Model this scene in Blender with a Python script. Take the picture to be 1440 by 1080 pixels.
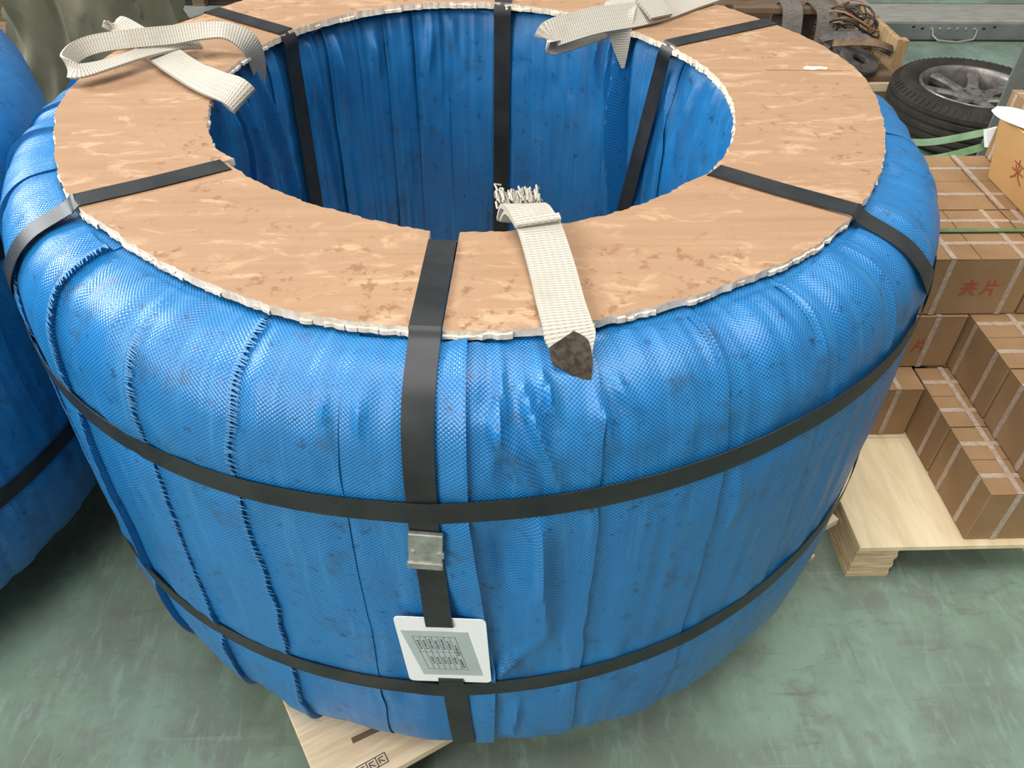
import bpy, bmesh, math, random
import numpy as np
from mathutils import Vector, Matrix

for o in list(bpy.data.objects): bpy.data.objects.remove(o)
scene = bpy.context.scene
COL = scene.collection
PI = math.pi
def R(d): return d*PI/180

# ------------------------------------------------------------------ camera
FPX, YAW, PITCH, ROLL = 1165.12, 0.05438, 0.7322, 0.02351
cd = bpy.data.cameras.new('camera'); cam = bpy.data.objects.new('camera', cd); COL.objects.link(cam)
cd.sensor_fit = 'HORIZONTAL'; cd.sensor_width = 36.0; cd.lens = FPX*36.0/1440.0
cd.clip_start = 0.05; cd.clip_end = 60
fw = Vector((math.sin(YAW)*math.cos(PITCH), math.cos(YAW)*math.cos(PITCH), -math.sin(PITCH)))
rt = Vector((math.cos(YAW), -math.sin(YAW), 0)); up = rt.cross(fw)
r2 = math.cos(ROLL)*rt + math.sin(ROLL)*up; u2 = -math.sin(ROLL)*rt + math.cos(ROLL)*up
cam.matrix_world = Matrix(((r2.x, u2.x, -fw.x, 0.0), (r2.y, u2.y, -fw.y, -1.24864), (r2.z, u2.z, -fw.z, 1.4019), (0, 0, 0, 1)))
scene.camera = cam

# ------------------------------------------------------------------ light
w = bpy.data.worlds.new('hall_light'); scene.world = w; w.use_nodes = True
bg = w.node_tree.nodes['Background']; bg.inputs[0].default_value = (0.93, 0.97, 1.0, 1); bg.inputs[1].default_value = 0.30
def area(name, loc, target, sx, sy, watts, col):
    l = bpy.data.lights.new(name, 'AREA'); l.shape = 'RECTANGLE'; l.size = sx; l.size_y = sy; l.energy = watts; l.color = col
    o = bpy.data.objects.new(name, l); COL.objects.link(o); o.location = loc
    o.rotation_euler = (Vector(target)-Vector(loc)).to_track_quat('-Z', 'Y').to_euler()
    return o
area('skylight', (0.4, -0.5, 5.2), (0.3, -0.1, 0), 4.0, 3.2, 270, (1.0, 0.98, 0.95))
area('side_window_light', (-6.0, 2.6, 4.2), (0, 0, 0.6), 3.5, 2.2, 520, (0.95, 0.98, 1.0))
area('front_left_fill', (-4.6, -5.2, 4.0), (-0.1, 0, 0.4), 4.0, 3.2, 430, (1.0, 0.98, 0.95))  # fill lamp added to brighten the coil from the front left
vs = scene.view_settings; vs.view_transform = 'Standard'; vs.look = 'None'; vs.gamma = 1.0; vs.use_curve_mapping = False; vs.exposure = 0.1

# ------------------------------------------------------------------ helpers
rnd = random.Random(7)
def hash2(ix, iy, seed):
    n = (ix.astype(np.int64)*374761393 + iy.astype(np.int64)*668265263 + seed*974634777) & 0x7fffffff
    n = ((n ^ (n >> 13))*1274126177) & 0x7fffffff
    return ((n ^ (n >> 16)) & 0xffff)/65535.0
def vnoise(x, y, seed=0):
    x = np.asarray(x, float); y = np.asarray(y, float); x, y = np.broadcast_arrays(x, y)
    ix = np.floor(x); iy = np.floor(y); fx = x-ix; fy = y-iy
    fx = fx*fx*(3-2*fx); fy = fy*fy*(3-2*fy)
    a = hash2(ix, iy, seed); b = hash2(ix+1, iy, seed); c = hash2(ix, iy+1, seed); d = hash2(ix+1, iy+1, seed)
    return (a*(1-fx)+b*fx)*(1-fy)+(c*(1-fx)+d*fx)*fy - 0.5
def mk(name, verts, faces, mats, parent=None, uv=None, smooth=False, midx=None):
    me = bpy.data.meshes.new(name)
    me.from_pydata([tuple(map(float, v)) for v in verts], [], [tuple(map(int, f)) for f in faces]); 
    if not isinstance(mats, (list, tuple)): mats = [mats]
    for m in mats: me.materials.append(m)
    if midx is not None: me.polygons.foreach_set('material_index', list(midx))
    if uv is not None:
        l = me.uv_layers.new(name='UVMap'); vi = np.empty(len(me.loops), dtype=np.int32); me.loops.foreach_get('vertex_index', vi)
        l.data.foreach_set('uv', np.asarray(uv, dtype=np.float32)[vi].ravel())
    if smooth: me.polygons.foreach_set('use_smooth', [True]*len(me.polygons))
    if smooth: me.set_sharp_from_angle(angle=0.75)
    me.update()
    o = bpy.data.objects.new(name, me); COL.objects.link(o)
    if parent: o.parent = parent
    return o
def tag(o, label, cat, group=None, kind=None):
    o['label'] = label; o['category'] = cat
    if group: o['group'] = group
    if kind: o['kind'] = kind
    return o
def thing(name, label, cat, loc=(0, 0, 0), rz=0.0, group=None):
    o = bpy.data.objects.new(name, None); COL.objects.link(o); o.location = loc; o.rotation_euler = (0, 0, rz); o.empty_display_size = 0.05
    return tag(o, label, cat, group)
def copy_tree(o, parent=None):
    c = o.copy(); COL.objects.link(c); c.parent = parent
    for ch in o.children: copy_tree(ch, c)
    return c
class MB:
    def __init__(s): s.v = []; s.f = []
    def add(s, vs, fs):
        n = len(s.v); s.v += [tuple(v) for v in vs]; s.f += [tuple(i+n for i in f) for f in fs]; return s
    def box(s, x0, x1, y0, y1, z0, z1, b=0.0):
        if b <= 0:
            vs = [(x, y, z) for z in (z0, z1) for y in (y0, y1) for x in (x0, x1)]
            return s.add(vs, [(0, 2, 3, 1), (4, 5, 7, 6), (0, 1, 5, 4), (2, 6, 7, 3), (0, 4, 6, 2), (1, 3, 7, 5)])
        bm = bmesh.new(); bmesh.ops.create_cube(bm, size=1.0)
        for v in bm.verts: v.co = Vector(((x0+x1)/2+v.co.x*(x1-x0), (y0+y1)/2+v.co.y*(y1-y0), (z0+z1)/2+v.co.z*(z1-z0)))
        bmesh.ops.bevel(bm, geom=list(bm.edges), offset=b, segments=1, profile=0.5, affect='EDGES')
        bm.verts.index_update()
        s.add([v.co[:] for v in bm.verts], [[v.index for v in f.verts] for f in bm.faces]); bm.free(); return s
    def lathe(s, prof, n=48, a0=0, a1=2*PI, c=(0, 0, 0), closed=False):
        full = abs(a1-a0-2*PI) < 1e-6; k = n if full else n+1; m = len(prof)
        vs = [(c[0]+r*math.cos(a0+(a1-a0)*i/n), c[1]+r*math.sin(a0+(a1-a0)*i/n), c[2]+z) for i in range(k) for r, z in prof]
        fs = []
        for i in range(n):
            j = (i+1) % k
            for q in range(m if closed else m-1):
                p = (q+1) % m
                fs.append((i*m+q, j*m+q, j*m+p, i*m+p))
        return s.add(vs, fs)
    def tube(s, pts, rad, n=6):
        pts = [Vector(p) for p in pts]; rings = []
        for i, p in enumerate(pts):
            t = (pts[min(i+1, len(pts)-1)]-pts[max(i-1, 0)]).normalized()
            a = t.cross(Vector((0, 0, 1)))
            if a.length < 1e-3: a = Vector((1, 0, 0))
            a.normalize(); b = t.cross(a)
            rings += [p+rad*(math.cos(2*PI*k/n)*a+math.sin(2*PI*k/n)*b) for k in range(n)]
        fs = [(i*n+k, i*n+(k+1) % n, (i+1)*n+(k+1) % n, (i+1)*n+k) for i in range(len(pts)-1) for k in range(n)]
        fs += [tuple(range(n))[::-1], tuple((len(pts)-1)*n+k for k in range(n))]
        return s.add(rings, fs)
    def prism(s, poly, z0, z1):
        n = len(poly)
        return s.add([(x, y, z0) for x, y in poly]+[(x, y, z1) for x, y in poly],
                     [tuple(range(n))[::-1], tuple(range(n, 2*n))]+[(i, (i+1) % n, n+(i+1) % n, n+i) for i in range(n)])
    def build(s, name, mat, parent=None, smooth=False, **k): return mk(name, s.v, s.f, mat, parent, smooth=smooth, **k)
def catmull(P, n, closed=False):
    P = np.asarray(P, float); m = len(P); out = []
    segs = m if closed else m-1
    for i in range(segs):
        if closed: a, b, c, d = P[(i-1) % m], P[i], P[(i+1) % m], P[(i+2) % m]
        else: a, b, c, d = P[max(i-1, 0)], P[i], P[i+1], P[min(i+2, m-1)]
        for k in range(n):
            t = k/n
            out.append(0.5*((2*b)+(-a+c)*t+(2*a-5*b+4*c-d)*t*t+(-a+3*b-3*c+d)*t**3))
    if not closed: out.append(P[-1])
    return np.array(out)
def ribbon(name, pts, wid, wdir, thick, mat, parent=None, nseg=8, ncross=4, closed=False, sag=0.0, smooth=True, raw=False):
    """a flat band swept along a path; wid, wdir per control point"""
    P = np.asarray(pts, float); m = len(P)
    wid = np.full(m, wid) if np.isscalar(wid) else np.asarray(wid, float)
    W = np.asarray(wdir, float)
    if W.ndim == 1: W = np.tile(W, (m, 1))
    if raw: Q, wq, Wq = P, wid, W
    else:
        A = catmull(np.concatenate([P, wid[:, None], W], 1), nseg, closed); Q, wq, Wq = A[:, :3], A[:, 3], A[:, 4:7]
    n = len(Q); V = []; UV = []; dist = 0
    for i in range(n):
        a = Q[(i-1) % n] if closed else Q[max(i-1, 0)]; b = Q[(i+1) % n] if closed else Q[min(i+1, n-1)]
        t = b-a; t /= np.linalg.norm(t)+1e-9
        if i: dist += np.linalg.norm(Q[i]-Q[i-1])
        wv = Wq[i]-t*(Wq[i]@t); wv /= np.linalg.norm(wv)+1e-9
        nn = np.cross(t, wv)
        for side in (1, -1):
            for k in range(ncross+1):
                x = (k/ncross-0.5)*side
                V.append(Q[i]+wv*x*wq[i]+nn*(side*thick/2+sag*(1-4*x*x))); UV.append((x*wq[i]+0.5, dist))
    c = 2*(ncross+1); F = []
    for i in range(n if closed else n-1):
        j = (i+1) % n
        for k in range(c): F.append((i*c+k, i*c+(k+1) % c, j*c+(k+1) % c, j*c+k))
    if not closed: F += [tuple(range(c))[::-1], tuple((n-1)*c+k for k in range(c))]
    return mk(name, V, F, mat, parent, uv=UV, smooth=smooth)

# ------------------------------------------------------------------ materials
class NT:
    def __init__(s, name, rough=0.5, metal=0.0, spec=0.5):
        s.m = bpy.data.materials.new(name); s.m.use_nodes = True; s.t = s.m.node_tree; s.b = s.t.nodes['Principled BSDF']
        s.b.inputs['Roughness'].default_value = rough; s.b.inputs['Metallic'].default_value = metal; s.b.inputs['Specular IOR Level'].default_value = spec
    def n(s, typ, **k):
        nd = s.t.nodes.new(typ)
        for a, v in k.items(): setattr(nd, a, v)
        return nd
    def l(s, a, b): s.t.links.new(a, b)
    def val(s, x, inp):
        if isinstance(x, (int, float)): inp.default_value = x
        elif isinstance(x, tuple): inp.default_value = x if len(x) == 4 else (*x, 1) if inp.type == 'RGBA' else x
        else: s.l(x, inp)
    def coord(s, out='Object', scale=(1, 1, 1), rot=(0, 0, 0), loc=(0, 0, 0)):
        c = s.n('ShaderNodeTexCoord'); mp = s.n('ShaderNodeMapping'); s.l(c.outputs[out], mp.inputs[0])
        mp.inputs['Scale'].default_value = scale; mp.inputs['Rotation'].default_value = rot; mp.inputs['Location'].default_value = loc
        return mp.outputs[0]
    def noise(s, vec, scale, detail=3, rough=0.55, dist=0.0):
        nd = s.n('ShaderNodeTexNoise'); s.l(vec, nd.inputs['Vector']); nd.inputs['Scale'].default_value = scale
        nd.inputs['Detail'].default_value = detail; nd.inputs['Roughness'].default_value = rough; nd.inputs['Distortion'].default_value = dist
        return nd.outputs['Fac']
    def math(s, op, a, b=0.0, clamp=False):
        nd = s.n('ShaderNodeMath', operation=op); nd.use_clamp = clamp; s.val(a, nd.inputs[0]); s.val(b, nd.inputs[1]); return nd.outputs[0]
    def ramp(s, f, a, b, lo=0.0, hi=1.0):
        nd = s.n('ShaderNodeMapRange', interpolation_type='SMOOTHSTEP'); s.val(f, nd.inputs[0])
        nd.inputs[1].default_value = a; nd.inputs[2].default_value = b; nd.inputs[3].default_value = lo; nd.inputs[4].default_value = hi
        return nd.outputs[0]
    def mix(s, f, a, b, blend='MIX'):
        nd = s.n('ShaderNodeMix', data_type='RGBA', blend_type=blend); s.val(f, nd.inputs[0]); s.val(a, nd.inputs[6]); s.val(b, nd.inputs[7]); return nd.outputs[2]
    def bump(s, h, strength, dist):
        nd = s.n('ShaderNodeBump'); nd.inputs['Strength'].default_value = strength; nd.inputs['Distance'].default_value = dist
        s.l(h, nd.inputs['Height']); s.l(nd.outputs[0], s.b.inputs['Normal'])
    def col(s, c): s.val(c, s.b.inputs['Base Color']); return s
    def rough(s, c): s.val(c, s.b.inputs['Roughness']); return s

def M_woven():
    t = NT('blue_woven_plastic', 0.36, 0, 0.55)
    c = t.n('ShaderNodeTexCoord'); sp = t.n('ShaderNodeSeparateXYZ'); t.l(c.outputs['UV'], sp.inputs[0])
    k = 2*PI/0.0048
    su = t.math('SINE', t.math('MULTIPLY', sp.outputs[0], k)); sv = t.math('SINE', t.math('MULTIPLY', sp.outputs[1], k))
    chk = t.math('MULTIPLY', su, sv); f = t.math('ADD', t.math('MULTIPLY', chk, 0.5), 0.5)
    ob = t.coord('Object'); n1 = t.noise(ob, 7, 4, 0.6); uvs = t.coord('UV', (70, 4, 1)); n2 = t.noise(uvs, 1.0, 3, 0.6)
    n3 = t.noise(ob, 55, 5, 0.7); n4 = t.noise(ob, 16, 4, 0.65)
    a = t.mix(n1, (0.003, 0.062, 0.195), (0.006, 0.092, 0.26)); b = t.mix(n1, (0.012, 0.195, 0.50), (0.030, 0.275, 0.62))
    x = t.mix(f, a, b)
    x = t.mix(t.ramp(n2, 0.52, 0.75, 0, 0.35), x, (0.06, 0.28, 0.53))
    x = t.mix(t.ramp(n3, 0.57, 0.70, 0, 0.75), x, (0.01, 0.05, 0.12))
    x = t.mix(t.ramp(n4, 0.57, 0.72, 0, 0.5), x, (0.03, 0.06, 0.10))
    t.col(x); t.rough(t.ramp(n1, 0.3, 0.7, 0.29, 0.42))
    h = t.math('ADD', t.math('MULTIPLY', chk, 0.22), t.math('MULTIPLY', n2, 1.6)); t.bump(h, 0.55, 0.0018)
    return t.m
def M_ply():
    t = NT('plywood_face', 0.62, 0, 0.3)
    g = t.coord('Object', (2.2, 26, 8)); n1 = t.noise(g, 1.6, 5, 0.6, 0.6); ob = t.coord('Object'); n2 = t.noise(ob, 4.5, 4, 0.6); n3 = t.noise(ob, 60, 4, 0.65)
    n4 = t.noise(t.coord('Object', (1, 2.2, 1)), 11, 5, 0.65, 1.2); n5 = t.noise(t.coord('Object', (1.2, 60, 1)), 2.4, 3, 0.5)
    x = t.mix(n1, (0.260, 0.150, 0.080), (0.40, 0.248, 0.143))
    x = t.mix(t.ramp(n2, 0.35, 0.7, 0, 0.45), x, (0.37, 0.225, 0.13))
    x = t.mix(t.ramp(n4, 0.52, 0.68, 0, 0.7), x, (0.50, 0.34, 0.21))
    x = t.mix(t.math('MULTIPLY', t.ramp(n3, 0.56, 0.66, 0, 0.75), t.ramp(n2, 0.42, 0.58)), x, (0.22, 0.11, 0.05))
    x = t.mix(t.ramp(n5, 0.52, 0.72, 0, 0.4), x, (0.30, 0.16, 0.08))
    t.col(x); t.bump(t.math('ADD', n1, t.math('MULTIPLY', n4, 0.6)), 0.25, 0.0015); return t.m
def M_noise(name, ca, cb, scale=8, stretch=(1, 1, 1), rough=0.6, metal=0.0, bump=0.2, bd=0.001, spec=0.4, cc=None, th=(0.6, 0.7), sc2=30, space='Object'):
    t = NT(name, rough, metal, spec); v = t.coord(space, stretch); n = t.noise(v, scale, 5, 0.6, 0.4); x = t.mix(t.ramp(n, 0.3, 0.7), ca, cb)
    if cc: x = t.mix(t.ramp(t.noise(v, sc2, 4, 0.65), th[0], th[1], 0, 0.8), x, cc)
    t.col(x)
    if bump: t.bump(n, bump, bd)
    return t.m
def M_web():
    t = NT('cream_webbing', 0.85, 0, 0.15); c = t.n('ShaderNodeTexCoord'); sp = t.n('ShaderNodeSeparateXYZ'); t.l(c.outputs['UV'], sp.inputs[0])
    rib = t.math('SINE', t.math('MULTIPLY', sp.outputs[1], 2*PI/0.0042)); rib2 = t.math('SINE', t.math('MULTIPLY', sp.outputs[0], 2*PI/0.0075))
    f = t.math('ADD', t.math('MULTIPLY', t.math('MULTIPLY', rib, t.math('ADD', t.math('MULTIPLY', rib2, 0.35), 0.65)), 0.5), 0.5)
    n = t.noise(t.coord('Object'), 22, 4, 0.6)
    x = t.mix(f, (0.30, 0.27, 0.21), (0.57, 0.54, 0.475)); x = t.mix(t.ramp(n, 0.45, 0.75, 0, 0.45), x, (0.34, 0.30, 0.22))
    t.col(x); t.bump(f, 0.6, 0.0012); return t.m
def M_floor():
    t = NT('green_painted_concrete', 0.42, 0, 0.4); ob = t.coord('Object'); n1 = t.noise(ob, 2.3, 5, 0.6); n2 = t.noise(ob, 11, 6, 0.7); n3 = t.noise(ob, 70, 4, 0.7)
    s1 = t.noise(t.coord('Object', (3, 60, 1), (0, 0, 0.7)), 1.0, 4, 0.6); s2 = t.noise(t.coord('Object', (60, 2.5, 1), (0, 0, 0.35)), 1.0, 4, 0.6)
    x = t.mix(t.ramp(n1, 0.38, 0.62), (0.135, 0.172, 0.130), (0.195, 0.285, 0.215))
    x = t.mix(t.ramp(n2, 0.46, 0.68, 0, 0.65), x, (0.135, 0.145, 0.118))
    x = t.mix(t.ramp(s1, 0.60, 0.74, 0, 0.45), x, (0.235, 0.285, 0.235)); x = t.mix(t.ramp(s2, 0.64, 0.76, 0, 0.55), x, (0.085, 0.11, 0.095))
    x = t.mix(t.ramp(n3, 0.64, 0.72, 0, 0.6), x, (0.075, 0.085, 0.07))
    s3 = t.noise(t.coord('Object', (22, 5, 1), (0, 0, -0.5)), 1.6, 6, 0.75, 0.8); x = t.mix(t.ramp(s3, 0.5, 0.66, 0, 0.5), x, (0.225, 0.335, 0.26))
    s4 = t.noise(t.coord('Object', (6, 26, 1), (0, 0, -0.6)), 1.3, 6, 0.75, 0.6); x = t.mix(t.ramp(s4, 0.56, 0.70, 0, 0.6), x, (0.105, 0.125, 0.10))
    t.col(x); t.rough(t.ramp(n2, 0.3, 0.7, 0.34, 0.6)); t.bump(n2, 0.12, 0.002); return t.m
def flat(name, c, rough=0.6, metal=0.0, spec=0.4):
    t = NT(name, rough, metal, spec); t.col(c); return t.m
WOVEN = M_woven(); PLY = M_ply(); WEB = M_web()
PLYEDGE = M_noise('plywood_torn_edge', (0.62, 0.50, 0.38), (0.86, 0.76, 0.63), 60, rough=0.9)
STEEL = M_noise('blackened_steel_strap', (0.011, 0.013, 0.014), (0.026, 0.028, 0.028), 14, rough=0.45, metal=0.0, bump=0.05, spec=0.4)
SEAL = M_noise('galvanised_seal', (0.38, 0.36, 0.33), (0.62, 0.60, 0.56), 60, rough=0.35, metal=0.85, bump=0.3)
THREAD = flat('blue_thread', (0.10, 0.26, 0.46), 0.7)
GRIME = M_noise('dark_grease', (0.015, 0.012, 0.009), (0.07, 0.05, 0.034), 140, rough=0.9)
TAGW = flat('white_plastic_tag', (0.83, 0.83, 0.82), 0.35); TAGG = M_noise('grey_label_paper', (0.36, 0.42, 0.41), (0.42, 0.48, 0.47), 20, rough=0.5, bump=0)
INK = flat('black_print', (0.05, 0.06, 0.06), 0.7); REDINK = flat('red_stamp_ink', (0.33, 0.075, 0.03), 0.8)
FLOOR = M_floor()
PINE = M_noise('pale_pine', (0.56, 0.41, 0.245), (0.76, 0.61, 0.41), 1.6, (3, 40, 20), 0.65, cc=(0.34, 0.20, 0.10), th=(0.66, 0.74), sc2=1.2)
DECK = M_noise('pallet_deck_board', (0.62, 0.49, 0.29), (0.76, 0.63, 0.41), 2.2, (14, 2, 4), 0.6, cc=(0.25, 0.17, 0.08), th=(0.70, 0.76), sc2=3)
LAM = M_noise('laminated_block', (0.42, 0.30, 0.16), (0.70, 0.55, 0.34), 3, (6, 6, 90), 0.7)
CARD = M_noise('brown_cardboard', (0.25, 0.145, 0.066), (0.32, 0.195, 0.095), 6, rough=0.7, bump=0.05)
CARD2 = M_noise('orange_brown_cardboard', (0.52, 0.285, 0.105), (0.58, 0.33, 0.13), 6, rough=0.65, bump=0.05)
TAPE = M_noise('clear_whitish_tape', (0.33, 0.245, 0.18), (0.47, 0.37, 0.295), 120, rough=0.28, bump=0.2, spec=0.6)
GREEN = M_noise('green_plastic_strap', (0.085, 0.165, 0.075), (0.14, 0.24, 0.115), 30, rough=0.35, bump=0.05)
RUBBER = M_noise('tyre_rubber', (0.016, 0.0125, 0.009), (0.034, 0.026, 0.019), 12, rough=0.75, bump=0.1)
ALLOY = M_noise('dusty_alloy', (0.12, 0.11, 0.095), (0.26, 0.24, 0.21), 25, rough=0.42, metal=0.55, bump=0.1)
GREYST = M_noise('grey_painted_steel', (0.135, 0.150, 0.140), (0.20, 0.215, 0.195), 9, rough=0.5, metal=0.1, bump=0.1)
PALEST = M_noise('worn_pale_steel', (0.24, 0.235, 0.20), (0.34, 0.325, 0.28), 9, (1, 6, 1), 0.5, bump=0.1)
SHADEST = flat('shaded_side_steel', (0.035, 0.038, 0.05), 0.5, 0.2)  # darker copy of the post's grey; the unlit side is in the colour
OLIVE = M_noise('olive_canvas', (0.150, 0.140, 0.088), (0.225, 0.210, 0.140), 7, rough=0.9, bump=0.2, bd=0.004)
OLDWOOD = M_noise('old_brown_wood', (0.10, 0.062, 0.035), (0.20, 0.13, 0.075), 2, (2, 20, 20), 0.8)
GAPSHADE = M_noise('gap_shade_timber', (0.022, 0.014, 0.010), (0.055, 0.034, 0.022), 2, (2, 20, 20), 0.8)  # near-black colour carries the shade of the gap behind the sack
CRATEWD = M_noise('orange_crate_wood', (0.33, 0.20, 0.09), (0.50, 0.34, 0.18), 2, (20, 20, 3), 0.7)
OLDWEB = M_noise('dusty_brown_webbing', (0.11, 0.095, 0.080), (0.19, 0.165, 0.140), 40, (1, 1, 6), 0.95, bump=0.5, bd=0.002)
IRON = M_noise('dusty_iron', (0.055, 0.050, 0.045), (0.12, 0.105, 0.095), 25, rough=0.6, metal=0.4)
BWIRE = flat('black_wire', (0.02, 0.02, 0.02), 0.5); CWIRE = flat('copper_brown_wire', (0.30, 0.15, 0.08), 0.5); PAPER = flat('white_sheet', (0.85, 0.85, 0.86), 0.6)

# ------------------------------------------------------------------ the setting
fl = mk('floor', [(-9, -5, 0), (9, -5, 0), (9, 10, 0), (-9, 10, 0)], [(0, 1, 2, 3)], FLOOR); fl['kind'] = 'structure'; fl['label'] = 'worn green painted concrete floor'

# ------------------------------------------------------------------ the wrapped coil
H = 0.8916
OUT = [(-180, .606), (-173, .604), (-163.7, .593), (-152, .592), (-142.7, .593), (-135, .583), (-127.7, .585), (-120, .588), (-109, .596), (-96, .60), (-84, .60), (-73.5, .592), (-61, .589), (-52.8, .593),
       (-40, .595), (-31, .596), (-17, .599), (-7, .609), (7, .627), (18, .623), (26, .616), (50, .605), (90, .60), (130, .588), (147, .584), (160, .595), (169, .605), (180, .606)]
INN = [(-180, .392), (-167, .392), (-155, .399), (-141.6, .405), (-125, .403), (-113, .405), (-97, .418), (-84, .415), (-74.6, .411), (-49, .403), (-41, .408), (-33, .404), (-18, .393), (-7, .390), (9.4, .384),
       (22, .377), (44, .376), (71, .391), (90, .398), (106, .402), (127, .397), (145, .395), (160, .393), (180, .392)]
def table(T, deg):
    d = (np.asarray(deg, float)+180) % 360-180
    return np.interp(d, [a for a, b in T], [b for a, b in T])
def rout(d): return table(OUT, d)
def rinn(d): return table(INN, d)
def DR(d): return 0.007*np.cos(np.radians(np.asarray(d)+30))
# closed section of the wrapped roll: (kind, a, z) ; outer radius a, inner = a relative to the inner outline
PROF = [(0.52, .8745), (0.575, .8755), (0.615, .8745), (0.645, .866), (0.668, .848), (0.684, .820), (0.692, .785), (0.6965, .735), (0.698, .66), (0.698, .56), (0.698, .46), (0.697, .36), (0.695, .27), (0.690, .215), (0.680, .175),
        (0.660, .1475), (0.62, .1425), (0.55, .1425), (0.46, .1425), (0.424, .155), (0.414, .20), (0.411, .32), (0.410, .46), (0.410, .60), (0.410, .72), (0.411, .80), (0.416, .845), (0.428, .868), (0.46, .8745)]
PC = catmull(PROF, 10, True)
PC = np.vstack([PC, PC[:1]])
SL = np.concatenate([[0], np.cumsum(np.linalg.norm(np.diff(PC, axis=0), axis=1))])
tn = np.gradient(PC, axis=0); tn /= np.linalg.norm(tn, axis=1)[:, None]+1e-9
NR, NZ = -tn[:, 1], tn[:, 0]          # outward normal of the section
INW = np.clip((0.52-PC[:, 0])/0.09, 0, 1)   # 1 on the inner wall
# folds pulled out of the wrap: polyline in (degrees, z), height, half width
RIDGES = [([(-86.2, .86), (-84.3, .80), (-83.0, .73)], .012, .0085), ([(-89.2, .84), (-87.0, .80), (-85.4, .76), (-85.6, .72)], .011, .010), ([(-88.0, .868), (-88.6, .82), (-89.6, .76)], .007, .008), ([(-84.5, .868), (-83.5, .83)], .010, .008),
          ([(-80.2, .85), (-78.2, .79)], .008, .010), ([(-78.8, .866), (-76.0, .83)], .006, .009), ([(-84.8, .72), (-84.6, .62), (-83.6, .50), (-85.0, .44)], .020, .013), ([(-88.6, .70), (-87.6, .60), (-86.6, .50)], -.012, .020), ([(-85.6, .46), (-88.2, .41), (-88.0, .33)], .009, .009),
          ([(-66, .72), (-65, .66), (-66, .58)], .006, .012), ([(-86.0, .33), (-86.4, .25), (-86.2, .16)], .008, .008), ([(-100, .85), (-99.6, .80)], .004, .006), ([(-103, .85), (-102.4, .78)], .004, .006)]
def ridge_disp(deg, z, lst=None):
    out = np.zeros_like(deg)
    for pl, amp, wd in (lst or RIDGES):
        best = np.full_like(deg, 9.0); par = np.zeros_like(deg); acc = 0.0
        for (d0, z0), (d1, z1) in zip(pl, pl[1:]):
            ra = .4 if lst else .7; ax, ay = R(d0)*ra, z0; bx, by = R(d1)*ra-ax, z1-z0; L = math.hypot(bx, by)
            px, py = np.radians(deg)*ra-ax, z-ay
            t = np.clip((px*bx+py*by)/(bx*bx+by*by), 0, 1); dd = np.hypot(px-t*bx, py-t*by)
            par = np.where(dd < best, acc+t*L, par); best = np.minimum(best, dd); acc += L
        k = np.clip((acc-par)/(.6*acc), 0, 1)*np.clip(.35+par/(.35*acc), 0, 1)
        out += k*(1.5*amp*np.exp(-np.abs(best/wd)**1.5)-.45*amp*np.exp(-(best/(2.3*wd))**2))
    return out
IRIDGES = [([(46, .87), (42.5, .62), (39, .35)], .020, .008), ([(49.5, .87), (48, .70), (47.5, .55)], .009, .009), ([(54, .86), (53, .74)], .008, .010), ([(43.5, .87), (40, .62), (36.5, .38)], -.010, .007), ([(27, .84), (24, .70)], .007, .010), ([(18, .84), (19, .66)], .007, .012), ([(10, .82), (12, .62)], .006, .012),
           ([(158, .88), (153, .66), (150, .40), (149, .25)], .015, .010), ([(166, .88), (161, .62), (159, .40)], .013, .010), ([(172, .86), (170, .60)], .010, .010), ([(118, .84), (117, .76)], .006, .010), ([(102, .84), (103, .76), (102.5, .70)], .006, .008), ([(96, .86), (95, .78)], .005, .008), ([(129, .85), (127, .66)], .008, .009), ([(137, .85), (134, .5), (133, .3)], .010, .008)]
Z1 = [(-180, .70), (-143, .703), (-112, .719), (-95, .731), (-60, .757), (-40, .752), (0, .735), (90, .71), (180, .70)]
Z2 = [(-180, .335), (-136, .343), (-110, .360), (-90, .370), (-66, .392), (-45, .42), (0, .42), (90, .37), (180, .335)]
BOUNDS = [-157, -146, -134.6, -122.3, -111.9, -101.5, -91, -79.5, -67.5, -56, -45, -34, -22, -10, 2, 14, 26, 38, 50, 62, 74, 86, 97, 106.4, 114.5, 122.5, 132, 142, 152, 161, 171, 182, 192.5, 203]
LIFT = {-146: .0040, -134.6: .0046, -122.3: .0038, -111.9: .0042, -101.5: .0003, -91: .0038, -79.5: .0012, -67.5: .0010, -56: .0009, -45: .0008, -34: .0008, -22: .0010, -10: .0010, 2: .0010, 14: .0012, 26: .0012, 38: .0014, 50: .0014, 62: .0014}
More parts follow.
